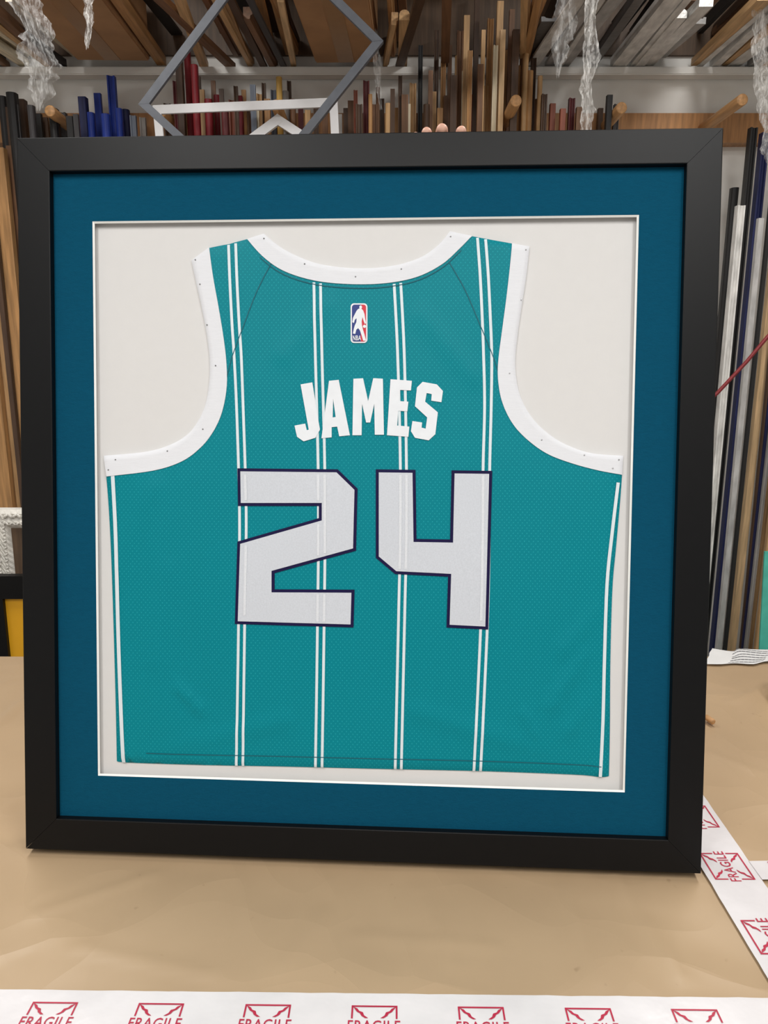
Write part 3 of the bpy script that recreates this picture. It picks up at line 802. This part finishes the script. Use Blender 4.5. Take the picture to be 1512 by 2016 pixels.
def layer(zbase, x, xe, skipf, jz, dark=False, miss=0.0):
    while x < xe:
        if x < -.66: ch = ['dark brown', 'black', 'tan', 'walnut brown', 'grey', 'charcoal', 'walnut brown', 'cream', 'honey oak']; wr = (.012, .030)
        elif x < .02: ch = ['walnut brown', 'dark brown', 'tan', 'honey oak', 'charcoal', 'walnut brown', 'pale pine']; wr = (.011, .026)
        elif x < .44: ch = ['dark brown', 'walnut brown', 'honey oak', 'charcoal', 'tan']; wr = (.012, .030)
        else: ch = ['wg', 'ww', 'wd', 'ww', 'wg', 'charcoal', 'ww', 'wg', 'tan', 'ww']; wr = (.018, .050)
        if dark: ch = ['dark brown', 'charcoal', 'black', 'walnut brown']; wr = (.016, .04)  # dark colours only, standing in for shade seen through the gaps
        w = random.uniform(*wr); c_ = random.choice(ch)
        if not skipf(x + w / 2) and random.random() > miss:
            mat, nm = (mw[c_], c_) if c_ in mw else wraps[c_]
            ob(x + w / 2, w, random.uniform(.012, .034), zbase + random.choice(jz), mat, nm, random.uniform(-.035, .035), z1=random.uniform(0, .012))
        x += w + random.uniform(.0, .004)
gap_ = lambda x: (-.665 < x < -.50) or (.06 < x < .42)
boxes_ = lambda x: (-.99 < x < -.72) or (-.25 < x < -.01)
layer(ZO, -1.40, 1.40, lambda x: gap_(x) or boxes_(x), [0, 0, 0, .012, .035], miss=.14)
layer(ZO + .07, -1.40, 1.40, lambda x: gap_(x) or boxes_(x), [0, .01, .03], True, .15)  # layer coloured dark to deepen the shade between the boards below
layer(ZO + .27, -.75, .5, lambda x: not gap_(x), [0, .01, .02])
for x0, yw_, c_ in ((-.60, .10, 'walnut brown'), (-.53, -.06, 'tan'), (.10, -.05, 'dark brown'), (.40, .06, 'honey oak'), (.36, .10, 'tan'), (.16, .04, 'walnut brown')):
    ob(x0, .026, .022, ZO, mw[c_], c_, yw_, 2.18)
def carton(label, c, s, rz):
    r_ = thing('cardboard_box', label, 'box', loc=(c[0], c[1], c[2] - s[2] / 2)); r_.rotation_euler = (0, 0, rz)
    box('carton_body', (0, 0, s[2] / 2), s, m_card, r_, .004)
    box('tape_seam', (0, 0, -.0004), (.05, s[1] * .96, .0012), M('brown_parcel_tape', (164, 126, 86), .3, .05), r_)
    box('flap', (s[0] * .25, -s[1] / 2 - .002, s[2] * .5), (s[0] * .48, .003, s[2] * .9), m_card, r_)
    return r_
carton('brown cardboard box overhead at the upper left', (-.855, 2.45, ZO + .101), (.23, .48, .2), .03)
carton('brown cardboard carton overhead inside the grey diamond frame', (-.13, 2.46, ZO + .101), (.20, .5, .2), -.04)
for y, zz, mt, lab in ((2.765, ZO - .012, m_wall, 'long white ledge under the overhead stock along the wall'), (2.135, ZO - .016, m_beam, 'long wooden batten carrying the front of the overhead stock'),
                       (2.765, ZO + .255, m_ply, 'upper dark batten carrying the highest overhead stock at the wall'), (2.135, ZO + .255, m_ply, 'upper dark batten carrying the highest overhead stock at the front')):
    tag(box('rack_batten', (0, y, zz), (2 * XS, .05, .024), mt, None, .003), lab, 'batten')

# grey diamond frame and white frame
gY = 2.06
Lw_ = at(272, 205, gY); a_ = at(425, 0, gY); R_ = at(755, 80, gY)
dirA = (a_ - Lw_).normalized(); angA = math.atan2(dirA.z, dirA.x)
LR = R_ - Lw_; along = LR.dot(dirA); perp = Vector((dirA.z, 0, -dirA.x)); across = LR.dot(perp)
cb = Lw_ + perp * across
Rm = Matrix.Translation(cb) @ Matrix.Rotation(-angA, 4, 'Y') @ Matrix.Translation((along / 2, 0, 0))
gf = thing('hanging_frame', 'slate grey empty frame hanging diamond-wise at the top left', 'picture frame', Rm)
pw = .019
rails(along, across, [(0, .02), (0, 0), (pw, 0), (pw, .012), (pw - .006, .012), (pw - .006, .02)], gf, m_gframe)
topc = Lw_ + dirA * along
bar('hanging_wire', (topc.x, gY + .01, topc.z - .004), (topc.x, gY + .01, ZT), .002, .002, 'rod', m_steel, gf)
wY = 2.47
tl = at(300, 207, wY); tr_ = at(664, 192, wY)
wd = (tr_ - tl).length; dv = (tr_ - tl).normalized(); an = math.atan2(dv.z, dv.x); hh = .46
bl = tl - Vector((-dv.z, 0, dv.x)) * hh
wf = thing('hanging_frame', 'white empty square frame hanging from a peg behind the black frame', 'picture frame', Matrix.Translation(bl) @ Matrix.Rotation(-an, 4, 'Y') @ Matrix.Translation((wd / 2, 0, 0)))
rails(wd, hh, [(0, .018), (0, 0), (.024, 0), (.024, .01), (.018, .01), (.018, .018)], wf, m_wframe)
ap = at(547, 230, 2.525)
vf = thing('joined_corner', 'two white mouldings joined in a wide upturned V below the peg', 'frame corner', Matrix.Translation(ap))
bar('moulding_arm', ap + Vector((.008, 0, -.004)), ap + Vector((-.40, 0, -.275)), .026, .018, 'flat', m_wframe, vf)
bar('moulding_arm', ap + Vector((-.008, .001, -.004)), ap + Vector((.40, .001, -.255)), .026, .018, 'flat', m_wframe, vf)

# hanging plastic
def plastic(label, path, Y, mat, seed):
    V = []; Fs = []; rows = []
    for (a, b) in zip(path, path[1:]):
        k = 12
        for j in range(k): rows.append(tuple(a[i] + (b[i] - a[i]) * j / k for i in range(3)))
    rows.append(path[-1]); n = 16
    for r, (px, py, w) in enumerate(rows):
        for i in range(n + 1):
            u = i / n - .5
            ed = noise.noise(Vector((math.copysign(3, u), r * .11, seed))) + .6 * noise.noise(Vector((math.copysign(5, u), r * .45, seed)))
            fold_ = math.sin(u * 13 + seed + 3 * noise.noise(Vector((u * 2, r * .07, seed + 3))))
            q_ = at(px + u * w * (1 + .8 * ed), py + 8 * noise.noise(Vector((u * 6, r * .1, seed + 1))), Y)
            V.append((q_.x, Y + w * .00014 * fold_ + .003 * noise.noise(Vector((u * 9, r * .3, seed + 9))), q_.z))
    for r in range(len(rows) - 1):
        for i in range(n):
            a = r * (n + 1) + i; Fs.append((a, a + 1, a + n + 2, a + n + 1))
    tag(mesh_obj('plastic_wrap', V, Fs, mat, None, True), label, 'plastic wrap')
plastic('clear crumpled plastic wrap dangling at the upper left corner', [(30, -60, 56), (60, 40, 56), (84, 110, 74), (80, 170, 50), (78, 216, 14)], 2.10, m_plast, 1)
plastic('thin white plastic scrap dangling beside the upper left box', [(176, -60, 20), (174, 0, 24), (176, 50, 16), (172, 95, 4)], 2.10, m_plast2, 5)
plastic('thin clear plastic strip dangling left of the tall mouldings', [(738, 60, 10), (742, 120, 14), (745, 170, 12), (750, 215, 6)], 2.3, m_plast, 8)
plastic('long white plastic strip hanging over the right overhead rack', [(1168, -60, 30), (1165, 20, 26), (1160, 120, 26), (1158, 200, 24), (1152, 262, 22)], 2.10, m_plast2, 12)
plastic('white plastic wrap hanging at the upper right corner', [(1495, 20, 30), (1498, 100, 34), (1505, 180, 30), (1512, 290, 32), (1520, 330, 14)], 2.3, m_plast2, 15)
plastic('grey plastic wrap bunched over the right overhead boards', [(1118, -40, 30), (1112, 40, 44), (1104, 100, 34), (1098, 150, 8)], 2.10, m_plast, 21)

cordp = [at(*p, 2.3) for p in ((1640, 540), (1512, 662), (1470, 712), (1412, 774), (1300, 870))]
tag(tube('red_cord', cordp, .0055, m_cord), 'taut red cord slanting across the mouldings at the right edge', 'cord')
gl = bar('glass_sheet', (at(1516, 1285, 2.0).x + .15, 1.98, ZF), (at(1516, 1085, 2.0).x + .15, 2.03, at(1510, 1082, 2.03).z), .30, .006, 'flat', m_glass)
tag(gl, 'green-edged glass sheet leaning behind the table at the right edge', 'glass')

# frames leaning at left
def lean(name, label, Wm, top_py, left_px, Y, tilt, prof, mat, seg=1, mod=None, panel=None, pw_=.05):
    topz = at(0, top_py, Y).z; Hm = (topz - ZF) / math.cos(tilt)
    x0 = at(left_px, top_py, Y).x
    Rm = Matrix.Translation((x0 + Wm / 2, Y - math.sin(tilt) * Hm, ZF + .002)) @ Matrix.Rotation(-tilt, 4, 'X')
    r_ = thing(name, label, 'picture frame', Rm)
    rails(Wm, Hm, prof, r_, mat, mod=mod, seg=seg, smooth=False)
    if panel: box('art_panel', (0, .014, Hm / 2), (Wm - 2 * pw_ + .01, .004, Hm - 2 * pw_ + .01), panel, r_)
    return r_, Wm, Hm
lean('leaning_frame', 'black frame with plain yellow picture leaning behind the table at left', .62, 1136, -46, 1.90, .03, [(0, .025), (0, 0), (.062, 0), (.062, .018), (.05, .025)], m_black, panel=m_yel, pw_=.062)
def omod(pi, s):
    return -[0, .001, .003, .004, .004, .003, .001, 0][pi] * abs(math.sin(s * math.pi / .018 + pi * 1.6))
orn, oW, oH = lean('ornate_frame', 'ornate white carved frame standing behind the yellow picture at left', .7, 1006, -24, 2.04, .03, [(0, .04), (0, .010), (.010, .002), (.022, .006), (.034, .001), (.046, .008), (.058, .02), (.058, .04)], m_orn, 240, omod, m_ply, .058)
bm = bmesh.new()
for k in range(40):
    for side in (0, 1):
        for w_, rr_, st in ((.016, .0048, .012), (.038, .0036, .0095)):
            u = .012 + k * st; sg = (-1) ** k
            x_, z_ = (-oW / 2 + w_, oH - u) if side == 0 else (-oW / 2 + u, oH - w_)
            bmesh.ops.create_icosphere(bm, subdivisions=1, radius=rr_, matrix=Matrix.Translation((x_, .0, z_)) @ Matrix.Rotation(.7 * sg + side * math.pi / 2, 4, 'Y') @ Matrix.Diagonal((1, .8, 1.8, 1)))
me = bpy.data.meshes.new('carving'); bm.to_mesh(me); bm.free(); me.materials.append(m_orn)
o = bpy.data.objects.new('carving', me); C.objects.link(o); o.parent = orn

# ------------------------------------------------------------------ person behind the frame
person = thing('person', 'person hidden behind the frame with fingertips curled over its top edge', 'person', loc=(.28, 1.66, ZF))
def skinmesh(name, chains, mat, parent, sub=2):
    bm = bmesh.new(); lay = bm.verts.layers.skin.verify()
    for ch in chains:
        vs = {}
        for k, (p_, r_) in ch['v'].items():
            p_ = Vector(p_) - Vector((.28, 1.66, ZF))
            v = bm.verts.new(p_); v[lay].radius = r_ if isinstance(r_, tuple) else (r_, r_); v[lay].use_root = (k == ch['root']); vs[k] = v
        for a, b in ch['e']: bm.edges.new((vs[a], vs[b]))
    me = bpy.data.meshes.new(name); bm.to_mesh(me); bm.free(); me.materials.append(mat)
    o = bpy.data.objects.new(name, me); C.objects.link(o); o.parent = parent
    md = o.modifiers.new('skin', 'SKIN'); md.use_smooth_shade = True
    md = o.modifiers.new('sub', 'SUBSURF'); md.levels = sub; md.render_levels = sub
    return o
def tipx(px): return fl(px, 252, .02)[0]
xi, xm, xr, xl = tipx(908), tipx(870), tipx(840), tipx(818)
wr = lw(xm - .004, D + .065, H - .135)
shR = Vector((.12, 1.57, .46)); shL = Vector((.46, 1.60, .46))
elR = shR.lerp(wr, .53) + Vector((-.05, .02, -.09))
V = {'pel': ((.28, 1.66, -.03), (.15, .11)), 'wa': ((.28, 1.64, .12), (.135, .10)), 'ch': ((.28, 1.60, .33), (.155, .11)), 'nk': ((.28, 1.585, .50), .055), 'nk2': ((.28, 1.57, .55), .052),
     'jaw': ((.28, 1.545, .61), (.06, .065)), 'hd': ((.28, 1.55, .69), (.076, .09)), 'tp': ((.28, 1.56, .755), (.06, .07)),
     'sR': (shR, .058), 'eR': (elR, .042), 'fR': (elR.lerp(wr, .35), .043), 'wR': (wr, .028), 'pm': (lw(xm - .002, D + .038, H - .075), (.036, .017)), 'pk': (lw(xm, D + .030, H - .035), (.038, .014)),
     'sL': (shL, .058), 'eL': ((.53, 1.70, .20), .042), 'wL': ((.53, 1.66, -.03), .027), 'hL': ((.525, 1.64, -.10), (.038, .018)), 'hL2': ((.52, 1.62, -.155), (.03, .014)),
     'hiR': ((.19, 1.66, -.10), .09), 'kR': ((.18, 1.65, -.43), .06), 'aR': ((.18, 1.68, -.81), .04), 'tR': ((.17, 1.58, -.86), .038),
     'hiL': ((.37, 1.66, -.10), .09), 'kL': ((.38, 1.66, -.43), .06), 'aL': ((.38, 1.70, -.81), .04), 'tL': ((.39, 1.60, -.86), .038)}
E_ = [('pel', 'wa'), ('wa', 'ch'), ('ch', 'nk'), ('nk', 'nk2'), ('nk2', 'jaw'), ('jaw', 'hd'), ('hd', 'tp'), ('ch', 'sR'), ('sR', 'eR'), ('eR', 'fR'), ('fR', 'wR'), ('wR', 'pm'), ('pm', 'pk'),
      ('ch', 'sL'), ('sL', 'eL'), ('eL', 'wL'), ('wL', 'hL'), ('hL', 'hL2'), ('pel', 'hiR'), ('hiR', 'kR'), ('kR', 'aR'), ('aR', 'tR'), ('pel', 'hiL'), ('hiL', 'kL'), ('kL', 'aL'), ('aL', 'tL')]
chains = [dict(v=V, e=E_, root='pel')]
def finger(x, k, tipd, kx, s=1.0):
    L = {'a': (lw(xm + kx * .8, D + .030, H - .045), .010), 'b': (lw(xm + kx, D + .026, H - .014 + k), .010), 'c': (lw(x, D + .008, H + .0125 + k * .2), .0090 * s), 'd': (lw(x, tipd + .022, H + .0098 * s), .0082 * s), 'e': (lw(x, tipd + .004, H + .0076 * s), .0074 * s), 'f': (lw(x, tipd - .003, H + .0062 * s), .0052 * s)}
    chains.append(dict(v=L, e=[('a', 'b'), ('b', 'c'), ('c', 'd'), ('d', 'e'), ('e', 'f')], root='a'))
finger(xi, 0, .012, .028, .95); finger(xm, .003, .008, .009, 1.05); finger(xr, .001, .014, -.010, .95); finger(xl, -.006, .024, -.027, .85)
chains.append(dict(v={'a': (lw(xm + .022, D + .042, H - .095), .014), 'b': (lw(xm + .05, D + .032, H - .075), .0125), 'c': (lw(xm + .062, D + .018, H - .052), .011), 'd': (lw(xm + .066, D + .0125, H - .030), .0085)}, e=[('a', 'b'), ('b', 'c'), ('c', 'd')], root='a'))
for k, dx in enumerate((-.024, -.008, .008, .024)):
    chains.append(dict(v={'a': ((.525, 1.64 + dx, -.12), .010), 'b': ((.52, 1.625 + dx, -.17), .009), 'c': ((.51, 1.615 + dx, -.21 + .006 * abs(k - 1.4)), .0075)}, e=[('a', 'b'), ('b', 'c')], root='a'))
skinmesh('body', chains, m_skin, person)
sh = {n_: (Vector(V[n_][0]), tuple(r * 1.1 + .006 for r in (V[n_][1] if isinstance(V[n_][1], tuple) else (V[n_][1],) * 2))) for n_ in ('pel', 'wa', 'ch', 'nk', 'sR', 'eR', 'sL', 'eL')}
sh['nk'] = (Vector((.28, 1.587, .475)), (.085, .07))
skinmesh('shirt', [dict(v=sh, e=[('pel', 'wa'), ('wa', 'ch'), ('ch', 'nk'), ('ch', 'sR'), ('sR', 'eR'), ('ch', 'sL'), ('sL', 'eL')], root='pel')], m_shirt, person)
tro = {n_: (Vector(V[n_][0]), tuple(r * 1.1 + .008 for r in (V[n_][1] if isinstance(V[n_][1], tuple) else (V[n_][1],) * 2))) for n_ in ('pel', 'hiR', 'kR', 'aR', 'hiL', 'kL', 'aL')}
skinmesh('trousers', [dict(v=tro, e=[('pel', 'hiR'), ('hiR', 'kR'), ('kR', 'aR'), ('pel', 'hiL'), ('hiL', 'kL'), ('kL', 'aL')], root='pel')], m_jean, person)
skinmesh('hair', [dict(v={'a': ((.28, 1.60, .66), (.07, .05)), 'b': ((.28, 1.59, .73), (.085, .075)), 'c': ((.28, 1.565, .775), (.07, .08))}, e=[('a', 'b'), ('b', 'c')], root='a')], m_hair, person)
skinmesh('shoe', [dict(v={'a': ((.18, 1.70, -.855), .045), 'b': ((.17, 1.58, -.862), .040), 'c': ((.165, 1.52, -.868), .032)}, e=[('a', 'b'), ('b', 'c')], root='a')], m_black, person)
skinmesh('shoe', [dict(v={'a': ((.38, 1.72, -.855), .045), 'b': ((.39, 1.60, -.862), .040), 'c': ((.395, 1.54, -.868), .032)}, e=[('a', 'b'), ('b', 'c')], root='a')], m_black, person)
def blob(name, c, s, mat):
    bm = bmesh.new(); bmesh.ops.create_uvsphere(bm, u_segments=16, v_segments=10, radius=1)
    for v in bm.verts: v.co = Vector((v.co.x * s[0], v.co.y * s[1], v.co.z * s[2])) + Vector(c) - Vector((.28, 1.66, ZF))
    me = bpy.data.meshes.new(name); bm.to_mesh(me); bm.free(); me.materials.append(mat)
    for p_ in me.polygons: p_.use_smooth = True
    o = bpy.data.objects.new(name, me); C.objects.link(o); o.parent = person; return o
for sx in (-1, 1):
    blob('eye', (.28 + sx * .03, 1.472, .675), (.012, .008, .007), m_ink); blob('ear', (.28 + sx * .078, 1.56, .665), (.01, .018, .03), m_skin)
blob('nose', (.28, 1.465, .648), (.013, .018, .022), m_skin); blob('mouth', (.28, 1.482, .612), (.024, .008, .006), m_cord)

# ------------------------------------------------------------------ light
wld = bpy.data.worlds.new('world'); S.world = wld; wld.use_nodes = True
wld.node_tree.nodes['Background'].inputs[0].default_value = (1, .99, .975, 1); wld.node_tree.nodes['Background'].inputs[1].default_value = .35
m_diff = bpy.data.materials.new('lamp_diffuser'); m_diff.use_nodes = True
m_diff.node_tree.nodes['Principled BSDF'].inputs['Emission Color'].default_value = (1, .98, .95, 1); m_diff.node_tree.nodes['Principled BSDF'].inputs['Emission Strength'].default_value = 2
for (x, y, e), w_ in zip(((-.75, -.35, 22), (.75, -.35, 22), (0, -1.2, 20), (-.9, 1.55, 19), (.9, 1.55, 19)), ('left of the camera', 'right of the camera', 'behind the camera', 'added over the table at left to brighten the rack', 'added over the table at right to brighten the rack')):  # the pair over the table is added, unseen, to brighten rack and back wall
    t_ = thing('ceiling_light', 'long fluorescent ceiling light ' + w_, 'ceiling light', loc=(x, y, ZT - .07), group='ceiling lights')
    box('housing', (0, 0, .045), (.34, 1.0, .05), m_wframe, t_, .004); box('diffuser', (0, 0, .012), (.30, .96, .016), m_diff, t_, .003)
    ld = bpy.data.lights.new('lamp', 'AREA'); ld.shape = 'RECTANGLE'; ld.size = .3; ld.size_y = .95; ld.energy = e; ld.color = (1, .985, .96)
    lo = bpy.data.objects.new('lamp', ld); C.objects.link(lo); lo.location = (x, y, ZT - .075)
bpy.context.view_layer.update()
